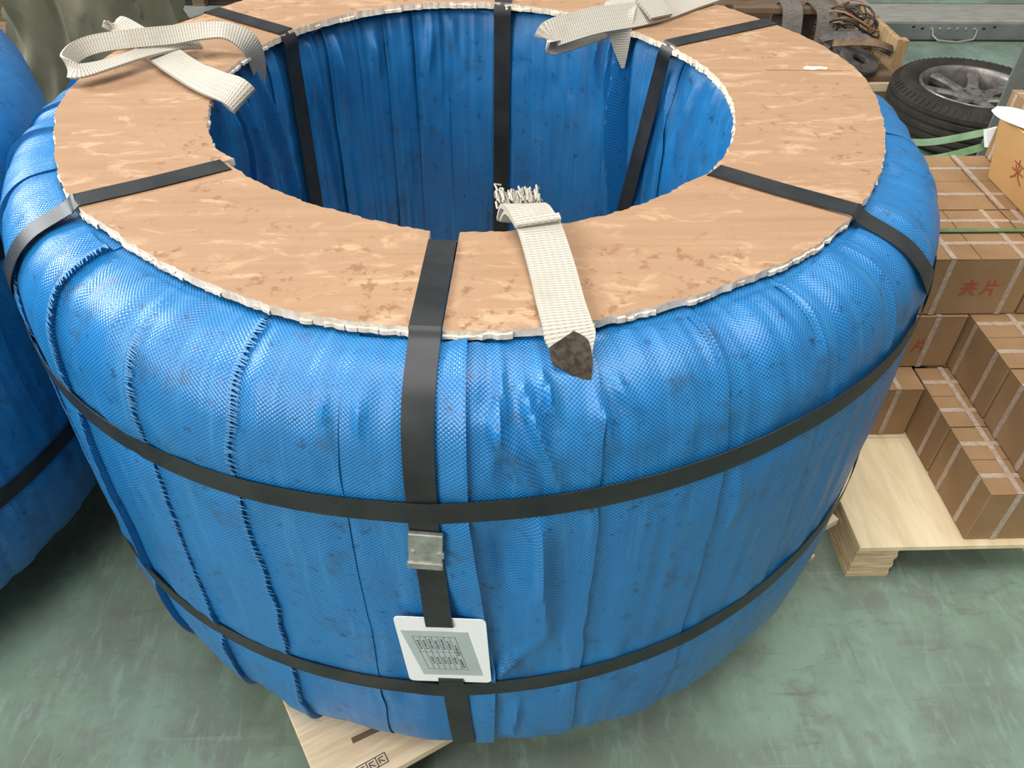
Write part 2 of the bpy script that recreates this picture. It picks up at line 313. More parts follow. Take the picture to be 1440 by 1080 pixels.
def make_coil(label):
    root = thing('wrapped_coil', label, 'coil')
    S = len(PC)
    for bi in range(len(BOUNDS)-1):
        a, b = BOUNDS[bi], BOUNDS[bi+1]
        lift = LIFT.get(b, .0022)
        T = 37 if -113 < a < -60 or 20 < a < 62 or 90 < a < 175 else 17
        tt = np.linspace(0, 1, T)
        dg, s_i = np.meshgrid(a-1.2+(b-a+1.2)*tt, np.arange(S), indexing='ij')
        fr = (dg-a)/(b-a)
        r0, z0 = PC[s_i, 0], PC[s_i, 1]; sl = SL[s_i]; iw = INW[s_i]
        outer = 1-iw
        # wander of the band's free edge along its length
        wob = (vnoise(sl*6, bi*3.1, 5)*1.3+vnoise(sl*25, bi*1.7, 6)*0.35)*outer*(fr > .5)*(2*fr-1)
        if b == -91: wob = wob*0.3+np.clip((.72-z0)/.3, 0, 1)*2.4*outer*fr
        if a == -91: wob = wob+np.clip((.72-z0)/.3, 0, 1)*1.6*outer*np.clip(1-fr, 0, 1)
        dg2 = dg+wob
        u = np.radians(dg)*.62
        off = -0.0015+(lift+0.0015)*np.clip((fr-.12)/.6, 0, 1)
        puck = np.clip(vnoise(sl*5+bi*7.7, bi*2.3, 9)+.35, 0, 1)
        off = off+lift*1.3*puck*np.clip((fr-.72)/.28, 0, 1)**2*outer
        crease = vnoise(u*34, sl*2.2+bi*3, 1)*.0042+vnoise(u*80, sl*4.5+bi*5, 2)*.0022+vnoise(u*9, sl*9, 3)*.0050+vnoise(u*38, sl*34, 4)*.0016
        for zt in (table(Z1, dg), table(Z2, dg)):
            g = np.exp(-((z0-zt)/.020)**2)*outer
            off = off*(1-.85*g)-.0012*g
            crease = crease*(1-.8*g)+np.exp(-((np.abs(z0-zt)-.038)/.022)**2)*vnoise(u*55, zt*3, 8)*.006*outer
        for sd in (-145, -94.5, -38.0, 28, 82, 144.3):
            dd = (dg-sd+180) % 360-180
            g = np.exp(-(dd*.012/.024)**2)
            off = off*(1-.8*g)-.0018*g; crease = crease*(1-.75*g)
        crease = crease+ridge_disp(dg2, z0)*outer*(z0 > .15)*(1-np.exp(-((z0-table(Z1, dg))/.024)**2))*(1-np.exp(-((z0-table(Z2, dg))/.024)**2))
        dgw = np.where(dg > 180, dg-360, dg)
        crease = crease+ridge_disp(dgw, z0, IRIDGES)*iw*(z0 > .15)
        under = ((z0 > .868) & (r0 < .60)) | (z0 < .146)
        crease = np.where(under, np.minimum(crease, 0)*.3, crease); off = np.where(under, np.minimum(off, .0), off)
        crease = crease*(1+.8*iw)*(1+.9*np.exp(-((z0-.86)/.03)**2)*outer)
        d = off+crease
        rr = r0+NR[s_i]*d+DR(dg)*outer+(rinn(dg)+.006-.410)*iw
        zz = np.maximum(z0+NZ[s_i]*d, .1405)
        th = np.radians(dg2)
        V = np.stack([rr*np.cos(th), rr*np.sin(th), zz], -1)
        # the lip: the free edge folds back down on the next band
        dl = -0.004
        thl = th[-1]-R(.25); rl = r0[-1]+NR*dl+DR(dg[-1])*outer[-1]+(rinn(dg[-1])+.006-.410)*iw[-1]; zl = np.maximum(z0[-1]+NZ*dl, .1405)
        V = np.concatenate([V, np.stack([rl*np.cos(thl), rl*np.sin(thl), zl], -1)[None]], 0)
        UV = np.concatenate([np.stack([u+bi*.013, sl+bi*.0021], -1), np.stack([u[-1]+.004+bi*.013, sl[-1]], -1)[None]], 0)
        N = T+1
        idx = np.arange(N*S).reshape(N, S)
        F = np.stack([idx[:-1, :-1], idx[:-1, 1:], idx[1:, 1:], idx[1:, :-1]], -1).reshape(-1, 4)
        band = mk('wrap_band', V.reshape(-1, 3), F, WOVEN, root, uv=UV.reshape(-1, 2), smooth=True)
        if lift >= .0036 and b != -91:
            mb = MB(); E = V[T-1]; Ei = V[T-2]
            for k in range(S-1):
                if PC[k, 0] < .60 or PC[k, 1] < .16: continue
                L = SL[k+1]-SL[k]; m = max(1, int(L/.0052))
                for q in range(m):
                    f = (q+rnd.random()*.6)/m; p = E[k]*(1-f)+E[min(k+1, S-1)]*f
                    g = p-(Ei[k]*(1-f)+Ei[min(k+1, S-1)]*f); g = g/np.linalg.norm(g)
                    tdir = E[min(k+1, S-1)]-E[k]; tdir = tdir/np.linalg.norm(tdir); nn = np.cross(g, tdir); nn *= np.sign(nn@np.array([p[0], p[1], .1]))
                    ln = .004+rnd.random()*.005; wv = tdir*.0010
                    tip = p+g*ln+tdir*(rnd.random()-.2)*.005+nn*(rnd.random()-.45)*.0022; q0 = p-g*.004+nn*.0009
                    mb.add([q0-wv, q0+wv, tip+wv*.5, tip-wv*.5], [(0, 1, 2, 3)])
            fo = mb.build('frayed_threads', THREAD, band); fo['kind'] = 'stuff'
    # plywood sectors under the straps
    SEC = [-143.2, -95, -40.3, 28.5, 82, 144.3, 216.8]
    for i in range(6):
        g0, g1 = (.017 if SEC[i] == -95 else .004), (.017 if SEC[i+1] == -95 else .004)
        n = 110; top_o = []; top_i = []
        for k in range(n+1):
            f = k/n
            for lst, fn, rough in ((top_o, rout, 1), (top_i, rinn, 1)):
                A0 = SEC[i]; A1 = SEC[i+1]; rm = float(fn(A0+(A1-A0)*f))
                d = A0+math.degrees(g0/rm)+(A1-A0-math.degrees((g0+g1)/rm))*f
                rr = float(fn(d))+float(vnoise(d*.9, i*3+(fn is rinn)*50, 11))*.0035+float(vnoise(d*3.1, i*3+(fn is rinn)*50, 12))*.0016
                if fn is rinn and SEC[i+1] in (216.8,) and f > .93: rr -= .012*(f-.93)/.07
                lst.append((rr*math.cos(R(d)), rr*math.sin(R(d))))
        zt = H-(.0015 if i % 2 else 0); zb = H-.0115
        V = []; F = []; MI = []
        m = n+1
        for z in (zt, zb):
            V += [(x, y, z) for x, y in top_o]+[(x, y, z) for x, y in top_i]
        o0, i0, o1, i1 = 0, m, 2*m, 3*m
        for k in range(n):
            F.append((i0+k, o0+k, o0+k+1, i0+k+1)); MI.append(0)
            F.append((i1+k+1, o1+k+1, o1+k, i1+k)); MI.append(0)
            F.append((o0+k, o1+k, o1+k+1, o0+k+1)); MI.append(1)
            F.append((i0+k+1, i1+k+1, i1+k, i0+k)); MI.append(1)
        F += [(o0, i0, i1, o1), (i0+n, o0+n, o1+n, i1+n)]; MI += [1, 1]
        pp = mk('plywood_panel', V, F, [PLY, PLYEDGE], root, midx=MI)
        # torn pale veneer fringe along the outer and inner edge
        mb = MB()
        for lst, sg, lo in ((top_o, 1, .75), (top_i, -1, .4)):
            k = 0
            while k < n:
                ln_ = rnd.choice((2, 3, 5, 8)); k1 = min(n, k+ln_)
                if rnd.random() < lo:
                    pts = [lst[q] for q in range(k, k1+1)]; zb_ = H-.0115; zt_ = H-.006+rnd.random()*.003; row = []
                    for (x, y) in pts:
                        for q in range(1 if len(row) == 0 else 1):
                            L = math.hypot(x, y); e_ = (.0006+rnd.random()*.0022)*sg; row.append((x, y, x+x/L*e_, y+y/L*e_, rnd.random()*.0012, x/L*sg*.003, y/L*sg*.003))
                    base_ = [(a-p, b-q, zt_) for a, b, c, d, e, p, q in row]+[(c, d, zt_-.0015-e) for a, b, c, d, e, p, q in row]+[(c, d, zb_) for a, b, c, d, e, p, q in row]
                    m_ = len(row); mb.add(base_, [(r_*m_+q, r_*m_+q+1, (r_+1)*m_+q+1, (r_+1)*m_+q) for r_ in range(2) for q in range(m_-1)])
                k = k1
        fo = mb.build('torn_edge', PLYEDGE, pp); fo['kind'] = 'stuff'
    # upright steel straps
    def vstrap(deg, th_of=None, inner_shift=0.0, front=False, d_out=None):
        ri = float(rinn(deg)); ro = float(rout(deg)); dr = float(DR(deg)); zt = H+.0018
        ib = ri+.020 if front else ri+.004
        base = [(.6992+dr, .375), (.7010+dr, .388), (.7088+dr, .397), (.7092+dr, .409), (.6992+dr, .418), (.6992+dr, .46), (.6992+dr, .515), (.6992+dr, .527), (.7095+dr, .533), (.7088+dr, .552), (.7070+dr, .565), (.6992+dr, .61), (.6992+dr, .70), (.6985+dr, .745), (.6955+dr, .790), (.6870+dr, .825), (.6700+dr, .852), (.646+dr, .8695), (ro+.012, .8835), (ro+.001, zt-.0015), (ro-.012, zt), ((ro+ri)/2, zt), (ib+.012, zt), (ib, zt-.002), (ib-.009, zt-.018),
                (ri-.004, .84), (ri-.005, .70), (ri-.005, .45), (ri-.004, .22), (ri+.008, .150), (.45, .1395), (.64, .1395), (.666+dr, .148), (.684+dr, .180), (.6945+dr, .22), (.6978+dr, .28), (.6988+dr, .34)]
        P = []; W = []; Wd = []
        for j, (r, z) in enumerate(base):
            inner = r < ri+.009 and z < .875; outer_ = r > ro+.01
            d = deg+(inner_shift*(H-z)/.5 if inner else 0)
            if d_out is not None and z > .87: d = deg+(d_out-deg)*min(1.05, max(0, (r-ri)/(ro-ri)))
            if th_of and outer_: d = th_of(z)
            if not front and .375 < z < .60 and r > .69: r = .6992+dr
            P.append((r*math.cos(R(d)), r*math.sin(R(d)), z)); W.append((-math.sin(R(d)), math.cos(R(d)), 0))
        return ribbon('steel_strap', P, .032, W, .0011, STEEL, root, nseg=5, ncross=2, closed=True)
    vstrap(-141.6, lambda z: float(np.interp(z, [.55, .70, .76, .80, .84, .89], [-158, -156, -152.5, -147.2, -145.4, -144.6])), d_out=-144.3)
    vstrap(-41.2, lambda z: float(np.interp(z, [.55, .70, .76, .80, .83, .862, .89], [-22, -24, -28.5, -34.8, -36.8, -38.3, -38.9])), d_out=-39.1)
    for d in (82, 144.3): vstrap(d)
    vstrap(28.5, None, 12.0)
    vstrap(-95, lambda z: float(np.interp(z, [.20, .37, .55, .67, .87], [-92.3, -93.0, -94.1, -94.8, -95.0])), 0, True)
    # hoop straps
    for Z in (Z1, Z2):
        P = []; W = []
        for k in range(180):
            d = -180+2*k; r = .6995+float(DR(d))+.0022*max(math.exp(-((d-q)/2.6)**2) for q in (-94.3, -156, -23, 28.5, 82, 144.3)); P.append((r*math.cos(R(d)), r*math.sin(R(d)), float(table(Z, d)))); W.append((0, 0, 1))
        ribbon('hoop_strap', P, .031, W, .0011, STEEL, root, nseg=2, ncross=2, closed=True)
    return root
coil = make_coil('large ring coil wrapped in blue woven plastic under plywood, in the foreground')

CH = [(.534, .077), (.541, .083), (.551, .080), (.562, .081), (.574, .076), (.571, .071), (.560, .072), (.549, .068), (.538, .070)]
MB().prism(CH, H-.0005, H+.0012).build('chipped_veneer', PLYEDGE, coil)
MB().prism([(.470, .0680), (.540, .0670), (.612, .0655), (.612, .0648), (.540, .0658), (.470, .0673)], H-.0005, H+.0005).build('veneer_crack', OLDWOOD, coil)
def tangent_frame(deg, z, r):
    n = Vector((math.cos(R(deg)), math.sin(R(deg)), 0)); x = Vector((-math.sin(R(deg)), math.cos(R(deg)), 0)); return n*r+Vector((0, 0, z)), x, n
# crimped seal on the front strap
c0, x0, n0 = tangent_frame(-94.8, .673, .7050+float(DR(-94.8)))
def place(pts, c, x, n, roll=0.0):
    zc = Vector((0, 0, 1)); xr = x*math.cos(roll)+zc*math.sin(roll); yr = -x*math.sin(roll)+zc*math.cos(roll)
    return [c+xr*a+yr*b+n*d for a, b, d in pts]
mb = MB()
hw, hh = .0185, .029
mb.box(-hw, hw, -hh, hh, -.005, .0012, .0012); mb.box(-hw-.0012, hw+.0012, -hh, -hh+.011, -.003, .0032, .001); mb.box(-hw+.003, -hw+.007, -.006, .002, .001, .0026); mb.box(hw-.006, hw+.0018, -.007, .001, .0005, .003)
seal = mk('strap_seal', place(mb.v, c0, x0, n0, R(-3)), mb.f, SEAL, coil); seal['label'] = 'crimped silver steel seal'
# identification tag threaded on the front strap
ct, xt, nt = tangent_frame(-93.8, .476, .7075+float(DR(-94)))
TB = [(-.057, .073), (.052, .072), (.059, -.073), (-.046, -.074)]
def rounded(poly, rad, n=5):
    out = []
    m = len(poly)
    for i in range(m):
        p = Vector(poly[i]); a = (Vector(poly[i-1])-p).normalized(); b = (Vector(poly[(i+1) % m])-p).normalized()
        for k in range(n+1):
            f = k/n; out.append(tuple(p+a*rad*(1-f)**2+b*rad*f**2))
    return out
mb = MB().prism(rounded(TB, .008), -.0012, .0)
idt = mk('identification_tag', place(mb.v, ct, xt, nt), mb.f, TAGW, coil); idt['label'] = 'white plastic tag with a grey printed label'
LB = [(-.050, .045), (.030, .045), (.048, -.055), (-.027, -.056)]
mb = MB().prism(LB, .0, .0006); lab = mk('printed_label', place(mb.v, ct, xt, nt), mb.f, TAGG, idt)
mb = MB()
def bl(u, v): # bilinear label coordinates: u to the right, v downwards
    a, b, c, d = [Vector(p) for p in LB]; t = a.lerp(b, u); e = d.lerp(c, u); return t.lerp(e, v)
def mark(u0, v0, u1, v1, wd):
    p, q = bl(u0, v0), bl(u1, v1); t = (q-p).normalized(); nn = Vector((-t.y, t.x))*wd/2
    mb.add([(*(p-nn), .0009), (*(q-nn), .0009), (*(q+nn), .0009), (*(p+nn), .0009)], [(0, 1, 2, 3)])
for v in (.12, .46, .86): mark(.12, v, .80, v, .0004)
for k in range(8): mark(.14+.092*k, .12, .14+.092*k, .86, .0004)
rr = random.Random(3)
for k in range(7):
    u = .185+.092*k
    for v0, v1 in (((.17, .40) if k in (2, 4) else (.20, .38)), (.57, .72)):
        if k == 6: v0, v1 = ((.30, .52) if v0 < .5 else (.62, .80))
        if k == 0 and v0 > .5: continue
        v = v0
        while v < v1:
            for q in range(3): mark(u-.022+rr.random()*.012+.012*q, v+rr.random()*.01, u-.018+rr.random()*.014+.012*q, v+.016+rr.random()*.012, .0011 if k == 6 else .0008)
            v += .034
mk('printed_lines', place(mb.v, ct, xt, nt), mb.f, INK, idt)

# second coil, left, at the frame's edge
coil2 = copy_tree(coil)
for ch in list(coil2.children):
    if ch.name.split('.')[0] in ('strap_seal', 'identification_tag'):
        for g in list(ch.children): bpy.data.objects.remove(g)
        bpy.data.objects.remove(ch)
coil2.location = (-1.41, -.045, 0); coil2.rotation_euler = (0, 0, R(175))
ss = [c for c in coil2.children if c.name.split('.')[0] == 'steel_strap']
bpy.data.objects.remove(ss[0])
coil2['label'] = 'blue wrapped coil cut off by the left edge of the photo'
for o in (coil, coil2): o['group'] = 'blue wrapped coils'

# ------------------------------------------------------------------ pallet under the coils
def coil_pallet(loc, rz, label, h=.528):
    p = thing('wooden_pallet', label, 'pallet', loc, rz, 'pallets under the coils'); zt = .1385
    n = 4; bw = 2*h/n
    for k in range(n):
        MB().box(-h, h, -h+bw*k+.0012, -h+bw*(k+1)-.0012, zt-.018-.0006*(k % 2), zt-.0006*(k % 2), .0015).build('deck_board', PINE, p)
    for yy in (-h+.06, 0, h-.06): MB().box(-h+.004, h-.004, yy-.05, yy+.05, zt-.0385, zt-.0195, .0015).build('stringer_board', PINE, p)
    for xx in (-h+.07, 0, h-.07):
        for yy in (-h+.06, 0, h-.06): MB().box(xx-.06, xx+.06, yy-.045, yy+.045, .018, zt-.039, .002).build('block', LAM, p)
        MB().box(xx-.06, xx+.06, -h+.01, h-.01, 0, .0175, .002).build('bottom_board', PINE, p)
    return p
pal1 = coil_pallet((-.017, -.041, 0), R(28.7), 'pale pine pallet under the foreground coil, corner showing at the bottom')
# burned stamp on the near corner
mb = MB()
def pline(mb, pts, wd, z, f=lambda p: p):
    for i, (a, b) in enumerate(zip(pts, pts[1:])):
        z = z+.00002*(i > 0)
        a = Vector(a); b = Vector(b); t = (b-a).normalized(); nn = Vector((-t.y, t.x))*wd/2; e = t*wd*.4
        mb.add([f((*(q), z)) for q in (a-nn-e, b-nn+e, b+nn+e, a+nn-e)], [(0, 1, 2, 3)])
bx, by, bw_, bh = -.470, -.512, .046, .016
pline(mb, [(bx, by), (bx+bw_, by), (bx+bw_, by+bh), (bx, by+bh), (bx, by)], .0016, .1389)
for k in (1, 2): pline(mb, [(bx+bw_*k/3, by), (bx+bw_*k/3, by+bh)], .0016, .1389)
for k in range(3):
    q = bx+bw_*k/3+.004
    pline(mb, [(q, by+.004), (q, by+.012), (q+.007, by+.012)], .0018, .1389); pline(mb, [(q+.002, by+.008), (q+.007, by+.004)], .0018, .1389)
st = mb.build('burned_stamp', INK, pal1)
mb = MB(); pline(mb, [(-.455, -.455), (-.40, -.458)], .010, .1389); mb.build('dark_scuff', OLDWOOD, pal1)
coil_pallet((-1.42, -.045, 0), R(-5), 'pale pine pallet under the coil at the left edge of the photo', .465)

# ------------------------------------------------------------------ slings on the plywood
def sling(label): return thing('lifting_sling', label, 'sling', group='cream webbing slings')
s1 = sling('cream webbing sling end lying across the front of the plywood ring')
Pc = [(.052, -.386, .885), (.058, -.398, .904), (.066, -.415, .9075), (.072, -.436, .9055), (.081, -.503, .8975), (.085, -.561, .8970), (.0885, -.596, .8965), (.092, -.6145, .8895), (.0975, -.630, .878), (.104, -.644, .860)]
ribbon('webbing', Pc, [.050, .051, .051, .051, .051, .050, .050, .050, .030, .012], (1, .04, 0), .004, WEB, s1, nseg=8, ncross=6)
ribbon('folded_end', [(.047, -.372, .878), (.053, -.380, .902), (.060, -.402, .9115), (.068, -.430, .9105)], [.046, .050, .050, .050], (1, .05, 0), .006, WEB, s1, nseg=6, ncross=6)
ribbon('stitched_hem', [(.0680, -.4255, .9150), (.0700, -.4345, .9130)], .053, (1, .05, 0), .004, WEB, s1, nseg=3, ncross=4)
mb = MB()
for k in range(110):
    x = .024+.052*rnd.random(); y = -.382+rnd.random()*.022+abs(x-.05)*.2; z = .897+rnd.random()*.013
    mb.tube([(x, y, z), (x-.004+rnd.random()*.006, y+.007, z+.005), (x-.004+rnd.random()*.008, y+.010+rnd.random()*.004, z+.002-rnd.random()*.008)], .0014, 4)
fr = mb.build('frayed_tuft', WEB, s1, smooth=True); fr['kind'] = 'stuff'
gz = ribbon('greasy_tip', [(.082, -.6160, .8905), (.0905, -.6265, .8835), (.099, -.6370, .8745), (.106, -.648, .858)], [.030, .042, .028, .008], (1, .04, .0), .003, GRIME, s1, nseg=6, ncross=6); gz['label'] = 'dark greasy tip'

s2 = sling('looped cream sling with two eyes on the left of the plywood ring')
A = [(-.372, .175, .80), (-.362, .155, .86), (-.365, .135, .905), (-.392, .128, .928), (-.430, .124, .930), (-.475, .112, .928), (-.526, .090, .930), (-.580, .072, .928), (-.605, .050, .924), (-.610, .020, .917), (-.590, .002, .913), (-.555, .026, .913), (-.514, .075, .913), (-.475, .118, .910), (-.445, .140, .905)]
Wd = [(.55, .45, .25), (.6, .5, .3), (.5, .75, .25), (.2, .9, .3), (.0, .85, .5), (.1, .7, .7), (.15, .65, .75), (.1, .6, .8), (-.1, .45, .9), (-.3, .4, .75), (-.1, .75, .4), (.0, .85, .12), (.0, .85, .1), (.1, .85, .1), (.2, .8, .1)]
ribbon('upper_eye', A, [.012, .028, .038, .036, .032, .029, .028, .027, .026, .026, .026, .026, .026, .026, .026], Wd, .004, WEB, s2, nseg=7, ncross=5)
B = [(-.592, .170, .912), (-.585, .178, .922), (-.555, .158, .914), (-.500, .104, .9045), (-.440, .036, .9015), (-.392, -.018, .905), (-.352, -.050, .905), (-.338, -.054, .893), (-.350, -.036, .886), (-.385, .002, .8965), (-.430, .045, .896)]
ribbon('lower_eye', B, [.030, .034, .042, .050, .052, .050, .046, .046, .044, .044, .044], [(.6, .7, .3), (.6, .7, .3), (.65, .7, .2), (.7, .7, .1), (.72, .68, .05), (.68, .60, .25), (.62, .5, .45), (.6, .5, .5), (.6, .55, .4), (.7, .6, .1), (.7, .6, .05)], .0045, WEB, s2, nseg=8, ncross=5)

s3 = sling('cream webbing sling hanging over the back inner edge of the plywood ring')
ribbon('eye_loop', [(.47, .43, .900), (.40, .372, .902), (.338, .310, .907), (.280, .270, .910), (.215, .235, .913), (.165, .213, .908), (.132, .206, .899), (.128, .202, .888), (.150, .225, .882), (.205, .262, .884), (.262, .300, .889)],
       [.048, .048, .046, .046, .046, .046, .046, .044, .044, .044, .044], [(-.6, .75, .2), (-.6, .7, .3), (-.5, .7, .5), (-.4, .65, .65), (-.35, .6, .72), (-.3, .55, .75), (-.2, .5, .85), (-.2, .5, .85), (-.35, .6, .7), (-.4, .65, .6), (-.5, .7, .4)], .0045, WEB, s3, nseg=7, ncross=5)
ribbon('hanging_tail', [(.292, .405, .9005), (.278, .345, .908), (.264, .300, .918), (.258, .272, .913), (.259, .258, .890), (.265, .255, .855), (.272, .258, .822)], [.052, .056, .058, .054, .044, .026, .006], [(1, -.3, 0)]*7, .004, WEB, s3, nseg=8, ncross=6)
ribbon('sewn_sleeve', [(.345, .316, .914), (.300, .280, .918)], .050, (-.5, .7, .45), .005, WEB, s3, nseg=4, ncross=4)

# ------------------------------------------------------------------ cardboard boxes on the second pallet
pl = thing('wooden_pallet', 'low pallet with laminated corner blocks carrying the cardboard boxes', 'pallet', (0, 0, 0))
X0, X1, Y0, Y1, ZT = .738, 1.62, -.292, .60, .10
nb = 3
for k in range(nb):
    a = Y0+(Y1-Y0)*k/nb; b = Y0+(Y1-Y0)*(k+1)/nb
    MB().box(X0, X1, a+.0006, b-.0006, ZT-.013, ZT, .0012).build('deck_board', DECK, pl)
lay = .0145
for xx in (X0, (X0+X1)/2-.043, X1-.086):
    for yy in (Y0+.004, (Y0+Y1)/2-.06, Y1-.13):
        mb = MB()
        for k in range(6):
            j = .0015*(k % 2); mb.box(xx+j, xx+.086-j, yy+j, yy+.126-j, lay*k*.995, lay*(k+1)*.995-.0012)
        mb.box(xx+.003, xx+.083, yy+.003, yy+.123, .001, .085); mb.build('laminated_block', LAM, pl)
def strokes(mb, S, ox, oy, sc, wd, f):
    for q, st in enumerate(S):
        pts = [(ox+x*sc, oy+y*sc) for x, y in st]
        pline(mb, pts, wd, q*.00006, f)
JIA = [[(.12, .80), (.88, .80)], [(.28, .70), (.36, .52)], [(.72, .72), (.62, .52)], [(.05, .45), (.95, .45)], [(.5, 1.0), (.5, .5), (.38, .22), (.08, .0)], [(.52, .45), (.66, .2), (.95, .0)]]
PIAN = [[(.28, .95), (.27, .5), (.20, .22), (.05, .0)], [(.27, .68), (.92, .68)], [(.64, 1.0), (.64, .68)], [(.27, .36), (.72, .36), (.72, .0)]]
LH = .138
def carton(x0, x1, y0, y1, z0, label, h=LH, along='y', text=None, mat=CARD, xt=None, pair=None):
    """along = the direction across which the pair of tapes is spread"""
    t = thing('cardboard_box', label, 'box', ((x0+x1)/2, (y0+y1)/2, z0), 0, 'taped cardboard boxes on the pallet')
    hx, hy = (x1-x0)/2-.0015, (y1-y0)/2-.0015; zt = h-.0012
    MB().box(-hx, hx, -hy, hy, 0, zt-.003, .002).build('carton_body', mat, t)
    # the closing flaps
    if along == 'y':
        MB().box(-hx-.0004, hx+.0004, -hy-.0004, -.0008, zt-.0036, zt-.0006, .0008).build('flap', mat, t); MB().box(-hx-.0004, hx+.0004, .0008, hy+.0004, zt-.0036, zt-.0006, .0008).build('flap', mat, t)
    else:
        MB().box(-hx-.0004, -.0008, -hy-.0004, hy+.0004, zt-.0036, zt-.0006, .0008).build('flap', mat, t); MB().box(.0008, hx+.0004, -hy-.0004, hy+.0004, zt-.0036, zt-.0006, .0008).build('flap', mat, t)
    e = .0009; tw = .0055
    def bandx(y):  # tape round the x-z section
        return MB().box(-hx-e, hx+e, y-tw, y+tw, zt-.0008, zt+e-.0006).box(-hx-e, -hx+.0002, y-tw, y+tw, 0.0005, zt).box(hx-.0002, hx+e, y-tw, y+tw, 0.0005, zt)
    def bandy(x):
        e = .0014
        return MB().box(x-tw, x+tw, -hy-e, hy+e, zt-.0008, zt+e-.0006).box(x-tw, x+tw, -hy-e, -hy+.0002, 0.0005, zt).box(x-tw, x+tw, hy-.0002, hy+e, 0.0005, zt)
    if along == 'y':
        for y in (-.24*2*hy, .24*2*hy): bandx(y).build('tape', TAPE, t)
        for x in (xt if xt is not None else (-.26*2*hx,)): bandy(x).build('tape', TAPE, t)
    else:
        for x in (pair or (-.25*2*hx, .25*2*hx)): bandy(x).build('tape', TAPE, t)
        for y in (xt if xt is not None else (0.0,)): bandx(y).build('tape', TAPE, t)
    if text:
        mb = MB(); f = lambda p: (p[0], -hy-.0005-p[2], p[1])
        strokes(mb, JIA, text[0], text[1], text[2], .0042, f); strokes(mb, PIAN, text[0]+text[2]*1.25, text[1], text[2], .0042, f)
        mb.build('stamped_characters', REDINK, t)
    return t
L1, L2, L3 = ZT, ZT+LH, ZT+2*LH
carton(.948, 1.203, -.279, -.101, L1, 'cardboard box nearest the camera, on the pallet\'s front edge', xt=(-.070,))
carton(.948, 1.203, -.100, .082, L1, 'bottom-layer cardboard box between the nearest box and the stamped stack', xt=(-.070,))
carton(.722, .946, .012, .200, L1, 'bottom-layer box half hidden by the coil, its taped front above bare deck', along='x', xt=(0.02,))
carton(.765, 1.020, .083, .271, L2, 'middle-layer box half hidden by the coil, one red character showing', along='x', text=(-.005, .045, .030))
carton(1.022, 1.277, -.080, .108, L2, 'second-layer box directly right of the middle box with one red character', xt=(-.045,))
carton(1.022, 1.277, -.268, -.082, L2, 'second-layer box at the right edge of the photo, above the nearest box', xt=(-.045,))
carton(1.022, 1.277, .110, .271, L2, 'middle-layer box under the right end of the box stamped with two characters')
carton(.868, 1.117, .088, .276, L3, 'top-layer box with two stamped characters facing the camera', along='x', text=(-.016, .050, .034), xt=(-.036, .050), pair=(-.056, .084))
carton(1.119, 1.372, .088, .276, L3, 'top-layer box right of the box stamped with two characters', xt=(-.10,))
carton(.930, 1.117, .278, .527, L3, 'top-layer box behind the green band, at the coil side', along='y', xt=())
carton(1.119, 1.306, .278, .527, L3, 'top-layer box under the orange-brown carton', along='y', xt=(-.085,))
for (xa, xb), z, lb in (((.85, 1.06), L1, 'bottom'), ((1.065, 1.306), L1, 'bottom'), ((.85, 1.06), L2, 'middle'), ((1.065, 1.306), L2, 'middle')):
    carton(xa, xb, .278 if z == L2 else .215, .527, z, '%s-layer box at the back of the pallet, %s' % (lb, 'coil side' if xa < 1 else 'post side'))
carton(.98, 1.20, .085, .212, L1, 'bottom-layer box hidden in the middle of the stack')
# orange-brown carton on top, sides bulging outwards
t = thing('cardboard_box', 'bulging orange-brown carton with a red character, on top of the stack', 'box', (1.16, .16, L3+LH))
hb = .146
def frus(z): k = z/hb; return (-.028*k, .27+.01*k, -.06-.02*k, .258+.008*k)
mb = MB(); rings = []
for z in (0, hb*.5, hb):
    a, b, c, d = frus(z); rings += [(a, c, z), (b, c, z), (b, d, z), (a, d, z)]
mb.add(rings, [(3, 2, 1, 0), (8, 9, 10, 11)]+[(4*q+i, 4*q+(i+1) % 4, 4*q+4+(i+1) % 4, 4*q+4+i) for q in range(2) for i in range(4)]); mb.build('carton_body', CARD2, t)
a, b, c, d = frus(hb); MB().box(a-.001, b, c, (c+d)/2-.001, hb, hb+.003, .001).build('flap', CARD2, t); MB().box(a-.001, b, (c+d)/2+.001, d, hb, hb+.003, .001).build('flap', CARD2, t)
mb = MB()
def fside(p):
    k = p[1]/hb; return (-.028*k-.0008-p[2], .16-p[0], p[1])
strokes(mb, JIA, -.018, .045, .048, .0034, fside); mb.build('stamped_character', REDINK, t)
sh = tag(ribbon('paper_sheet', [(1.112, .425, .672), (1.135, .40, .6705), (1.20, .33, .6685), (1.26, .27, .668)], [.03, .08, .10, .10], (.7, .7, 0), .0012, PAPER, None, nseg=5, ncross=3), 'white paper sheet lying on the bulging orange-brown carton', 'paper')
t = carton(1.20, 1.30, .435, .526, L3+LH, 'small box peeking up behind the orange-brown carton', h=.16, xt=())
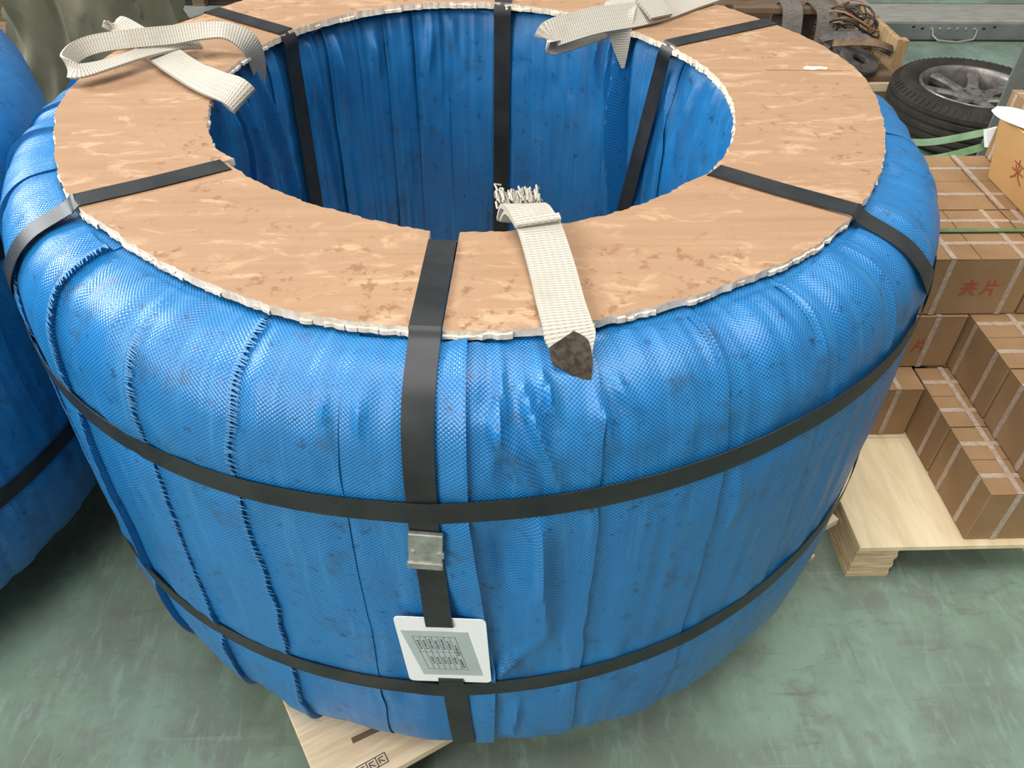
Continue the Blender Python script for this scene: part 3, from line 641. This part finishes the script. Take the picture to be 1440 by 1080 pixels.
# green strapping
tag(ribbon('green_band', [(.8655, .187, .385), (.8655, .187, .45), (.866, .187, .505), (.870, .187, .5165), (.885, .187, .5172), (1.0, .187, .5172), (1.2, .187, .5172), (1.36, .187, .5172)], .012, (0, 1, 0), .0014, GREEN, None, nseg=3, ncross=2), 'flat green plastic band laid across the top-layer boxes', 'strap')
gs = thing('green_strap_bundle', 'bundle of green plastic straps sticking out behind the boxes', 'strap')
for k, (dy, dz) in enumerate(((.012, .006), (-.014, -.020))):
    ribbon('strap', [(.80, .66+dy, .10), (.86, .62+dy, .40+dz), (.96, .565+dy*1.5, .505+dz), (1.08, .548+dy*1.3, .522+dz), (1.16, .552+dy, .536+dz), (1.235, .560+dy*.6, .552+dz)], .018, (.1, .75, .55), .0016, GREEN, gs, nseg=6, ncross=2)
ribbon('white_wrap', [(1.198, .540, .548), (1.235, .545, .556)], .040, (0, .35, .8), .012, PAPER, gs, nseg=3, ncross=3)

# ------------------------------------------------------------------ steel post
t = thing('steel_post', 'grey steel angle post standing behind the cardboard boxes', 'post', (1.375, .80, 0))
MB().box(-.006, .042, 0, .005, .012, 2.6).build('front_flange', GREYST, t); MB().box(.037, .042, .005, .07, .012, 2.6).box(.0425, .10, .03, .036, .012, .62).build('side_flange', SHADEST, t)
MB().box(-.03, .12, -.03, .10, 0, .012, .002).build('base_plate', GREYST, t)

# ------------------------------------------------------------------ spare wheel lying flat
t = thing('car_wheel', 'dusty car wheel with alloy rim lying flat on the floor', 'wheel', (1.885, 1.745, 0))
RT, WT = .305, .20
def gro(z): return -.007 if any(abs(z-q) < .005 for q in (.055, .085, .115, .145)) else 0
prof = [(.198, .030), (.215, .012), (.245, .004), (.272, .012), (.290, .028)]
z = .034
while z < .167: prof.append((.303+gro(z)-.6*(z-.10)**2, z)); z += .004
prof += [(.290, .172), (.272, .188), (.245, .196), (.222, .190), (.205, .176), (.198, .165)]
MB().lathe(prof, 96, closed=True).build('tyre', RUBBER, t, smooth=True)
mb = MB()
for k in range(72):
    a = 2*PI*k/72
    for rr_, zz_ in ((.2885, .1765),):
        ca, sa = math.cos(a), math.sin(a)
        pts = [(rr_+.008, -.0035, .168), (rr_+.008, .0035, .168), (rr_-.012, .0035, .1855), (rr_-.012, -.0035, .1855)]
        v = [(x*ca-y*sa, x*sa+y*ca, q+.003) for x, y, q in pts]+[(x*ca-y*sa, x*sa+y*ca, q-.004) for x, y, q in pts]
        mb.add(v, [(0, 1, 2, 3), (0, 4, 5, 1), (1, 5, 6, 2), (2, 6, 7, 3), (3, 7, 4, 0)])
mb.build('shoulder_tread', RUBBER, t)
MB().lathe([(.206, .178), (.200, .186), (.192, .182), (.186, .168), (.182, .06), (.188, .035), (.199, .03), (.203, .06), (.203, .15)], 72, closed=True).build('rim', ALLOY, t, smooth=True)
for k in range(7):
    a = 2*PI*k/7+.25; ca, sa = math.cos(a), math.sin(a); mb = MB()
    secs = [(.040, .030, .150, .04), (.085, .021, .158, .03), (.135, .019, .163, .028), (.186, .027, .168, .03)]
    vs_ = []
    for x, hw_, zt_, th_ in secs: vs_ += [(x, -hw_, zt_-.008), (x, -hw_*.55, zt_), (x, hw_*.55, zt_), (x, hw_, zt_-.008), (x, hw_*.8, zt_-th_), (x, -hw_*.8, zt_-th_)]
    fs_ = [(6*i+j, 6*i+(j+1) % 6, 6*i+6+(j+1) % 6, 6*i+6+j) for i in range(3) for j in range(6)]+[tuple(range(6))[::-1], tuple(range(18, 24))]
    mb.add([(x*ca-y*sa, x*sa+y*ca, q) for x, y, q in vs_], fs_); mb.build('spoke', ALLOY, t)
MB().lathe([(.0, .150), (.020, .150), (.030, .158), (.044, .160), (.060, .152), (.062, .10), (.0, .10)], 40).build('hub', ALLOY, t, smooth=True)
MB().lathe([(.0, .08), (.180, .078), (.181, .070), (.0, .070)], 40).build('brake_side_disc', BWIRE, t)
for k in range(5):
    a = 2*PI*k/5; MB().lathe([(0, .1615), (.007, .161), (.008, .150)], 10, c=(.036*math.cos(a), .036*math.sin(a), 0)).build('wheel_nut', IRON, t)

# ------------------------------------------------------------------ steel platform edge at the back right
t = thing('steel_platform', 'grey-green steel platform edge with a wire handle behind the wheel', 'platform', (0, 0, 0))
PX0, PX1, PY = 1.86, 4.2, 2.74
MB().box(PX0, PX1, PY+.01, 3.6, .0, .088, .003).build('platform_top', PALEST, t)
MB().box(PX0, PX1, PY, PY+.0098, .0, .080, .002).build('front_channel', GREYST, t); MB().box(PX0, PX1, PY-.012, PY-.0002, .0, .006, .001).build('gap_shade_strip', BWIRE, t)  # black strip paints the shade of the gap under the channel
MB().tube([(2.185, PY-.003, .058), (2.19, PY-.012, .03), (2.21, PY-.035, .014), (2.30, PY-.045, .010), (2.385, PY-.03, .016), (2.40, PY-.012, .03), (2.402, PY-.003, .058)], .004, 6).build('wire_handle', PALEST, t, smooth=True)
for k, x in enumerate((2.09, 2.135, 2.435, 2.485)): MB().box(x-.007, x+.007, PY-.0015, PY+.001, .052+.008*(k in (0, 3)), .061+.008*(k in (0, 3))).build('bolt_hole', BWIRE, t)
for k in range(6): MB().lathe([(0, .006), (.006, .004), (.007, 0)], 8).build('rivet', PALEST, t).matrix_local = Matrix.Translation((2.18+.042*k, PY-.0005, .056)) @ Matrix.Rotation(R(90), 4, 'X')
MB().box(PX0+.1, PX1, 3.0, 3.58, .0885, .094, .002).build('green_plate', FLOOR, t)

# ------------------------------------------------------------------ crate with straps, cables and iron rings
cr = thing('wooden_crate', 'open wooden crate full of old straps, behind the plywood ring', 'crate', (0, 0, 0))
CX0, CX1, CY0, CY1 = 1.10, 1.765, 2.07, 2.62
MB().box(CX0, CX1, CY0, CY1, 0, .025, .002).build('base_board', OLDWOOD, cr)
MB().box(CX1-.022, CX1, CY0+.10, CY1, .026, .205, .002).build('side_board', CRATEWD, cr); MB().box(CX1-.0005, CX1+.03, CY0+.10, CY0+.14, 0, .20, .002).build('corner_post', CRATEWD, cr)
for z in (.026, .118): MB().box(CX0, CX1-.0225, CY1-.02, CY1, z, z+.087, .002).build('back_board', OLDWOOD, cr)
MB().box(CX0, CX0+.022, CY0, CY1-.021, .026, .205, .002).build('side_board', OLDWOOD, cr); MB().box(CX0+.0225, CX1, CY0, CY0+.02, .026, .06, .002).build('front_board', PINE, cr)
def drape(x, wd, y0, label, kx=0.0):
    P = [(x, CY1-.05, .06), (x+.004, CY1-.08, .19), (x+.006+kx*.2, CY1-.11, .245), (x+.008+kx*.5, CY1-.17, .250), (x+.012+kx, CY1-.22, .225), (x+.012+kx, CY1-.25, .14), (x+.010+kx, CY1-.26, .05)]
    return tag(ribbon('webbing_strap', P, wd, (1, 0, 0), .009, OLDWEB, None, nseg=7, ncross=4), label, 'strap', 'old straps in the crate')
drape(1.365, .085, 0, 'dusty grey-brown webbing strap over the crate, nearer the plywood', -.01)
drape(1.485, .085, 0, 'dusty grey-brown webbing strap over the crate, beside the black cables', .02)
tag(MB().box(1.13, 1.62, CY1-.16, CY1-.115, .206, .236, .004).build('wood_bar', OLDWOOD), 'weathered timber bar across the crate under the old straps', 'timber')
# filler of rolled straps and rings
for k, (x, y, z, ro_, ri_, hh_, m_, lb) in enumerate(((1.585, 2.13, .125, .085, .030, .020, IRON, 'flat grey iron ring lying at the front of the crate'), (1.60, 2.22, .105, .090, .035, .018, IRON, 'dark iron ring behind the front ring in the crate'), (1.43, 2.12, .090, .075, .04, .02, IRON, 'small iron ring half hidden at the crate\'s front'))):
    o = MB().lathe([(ri_, 0), (ro_, 0), (ro_, hh_*.7), (ro_-.006, hh_), (ri_+.006, hh_), (ri_, hh_*.7)], 40, closed=True).build('iron_ring', m_); o.location = (x, y, z); o.rotation_euler = (R(14-6*k), R(10), 0); tag(o, lb, 'ring', 'iron rings in the crate')
MB().box(1.34, 1.74, 2.10, 2.40, .0255, .0895, .01).build('packing_board', OLDWOOD, cr)
for k in range(9):
    a0 = rnd.random()*6; cx, cy = 1.60+rnd.random()*.06, 2.36+rnd.random()*.08; rx, ry = .06+rnd.random()*.05, .05+rnd.random()*.05; z0 = .17+.008*k
    pts = [(cx+rx*math.cos(a0+q*.42), cy+ry*math.sin(a0+q*.42), z0+.03*math.sin(a0*2+q*.8)) for q in range(14)]
    tag(MB().tube(pts, .0042, 6).build('cable', BWIRE if k % 3 != 1 else CWIRE, smooth=True), ['loop of thin black cable in the heap at the crate\'s right end', 'loop of brown wire in the heap at the crate\'s right end'][k % 3 == 1], 'cable', 'cables heaped in the crate')
for k in range(4):
    pts = [(1.50+.22*f, 2.30+.10*math.sin(f*2.5+k)-.03*k, .115+.03*k*.6+.04*math.sin(f*3)) for f in np.linspace(0, 1, 8)]
    tag(ribbon('webbing_roll', pts, .03, (0, .6, .5), .006, [OLDWEB, OLDWEB, IRON, OLDWOOD][k], None, nseg=3, ncross=3), ['grey-brown crumpled webbing strip in the crate', 'brown crumpled webbing strip low in the crate', 'dark grey crumpled strip below the cables', 'dark brown strap strip nearest the crate\'s side board'][k], 'strap', 'crumpled strips in the crate')
o = tag(MB().box(-.13, .13, -.022, .022, 0, .022, .003).build('wood_batten', PINE), 'pale wood batten lying on the floor before the crate', 'timber'); o.location = (1.53, 1.98, 0); o.rotation_euler = (0, 0, R(-6))

# ------------------------------------------------------------------ olive canvas sack between the coils
t = thing('canvas_sack', 'upright olive canvas sack with deep folds behind the coils', 'sack', (-1.015, 1.13, 0))
n, m = 120, 70; V = []; 
for j in range(m+1):
    f = j/m; z = .92*f
    prof_r = .222*(1-.06*f)*(min(1, (f*9)**.5) if f < .11 else 1)*(1-max(0, (f-.86)/.14)**2*.75)
    for i in range(n):
        a = 2*PI*i/n
        q = vnoise(np.array(math.cos(a)*2.6+4+f*1.5), np.array(math.sin(a)*2.6+f*3.4), 21)+.5*vnoise(np.array(math.cos(a)*6+9-f*3), np.array(math.sin(a)*6+f*7), 22)
        fold = -abs(math.sin(3.2*a+5.5*f+3*float(q)))**.6*.042
        rr_ = prof_r*(1+.16*float(q))+fold+.02
        V.append((rr_*math.cos(a), rr_*math.sin(a)*.95, z))
F = [(j*n+i, j*n+(i+1) % n, (j+1)*n+(i+1) % n, (j+1)*n+i) for j in range(m) for i in range(n)]+[tuple(range(n))[::-1], tuple(m*n+i for i in range(n))]
mk('sack_body', V, F, OLIVE, t, smooth=True)
MB().lathe([(.045, 0), (.05, .01), (.045, .02), (.038, .01)], 24, c=(0, 0, .92), closed=True).build('neck_tie', OLDWOOD, t)

# ------------------------------------------------------------------ far left background
def timber(x0, x1, y0, y1, z0, z1, label, mat=GAPSHADE):
    return tag(MB().box(x0, x1, y0, y1, z0, z1, .006).build('timber_beam', mat), label, 'timber', 'beams at the back')
timber(-1.80, -.75, 3.19, 3.40, 0, .16, 'dark beam standing in for the shaded gap behind the olive sack, lower')  # these two beams fill in for a dark, shaded gap
timber(-1.82, -.75, 3.20, 3.40, .16, .34, 'dark beam standing in for the shaded gap behind the olive sack, upper')
tag(MB().box(-1.385, -1.325, 3.10, 3.16, 0, .5, .004).build('wood_post', OLDWOOD), 'short brown wood post before the dark beams', 'post')
tag(MB().box(-1.75, -1.05, 2.90, 3.09, 0, .03, .004).build('steel_plate', GREYST), 'grey steel plate on the floor behind the olive sack', 'plate')
c_ = thing('wooden_case', 'brown wooden case at the top left corner of the photo', 'crate', (-2.52, 3.2, 0))
for k in range(3): MB().box(-.38, .38, -.28, .28, .115*k, .115*k+.113, .004).build('side_plank', CRATEWD if k else OLDWOOD, c_)
timber(-2.9, -2.02, 2.56, 2.86, 0, .03, 'low brown plank on the floor below the wooden case', OLDWOOD)
timber(1.02, 2.05, 3.42, 3.60, 0, .10, 'brown timber beam on the floor behind the strap crate', OLDWOOD)
timber(1.25, 1.98, 3.10, 3.20, 0, .05, 'weathered brown plank between the crate and the back beam', OLDWOOD)
tag(MB().box(1.02, 1.10, 2.98, 3.04, 0, .24, .004).build('wood_post', CRATEWD), 'upright brown wood stub behind the back sling', 'post')
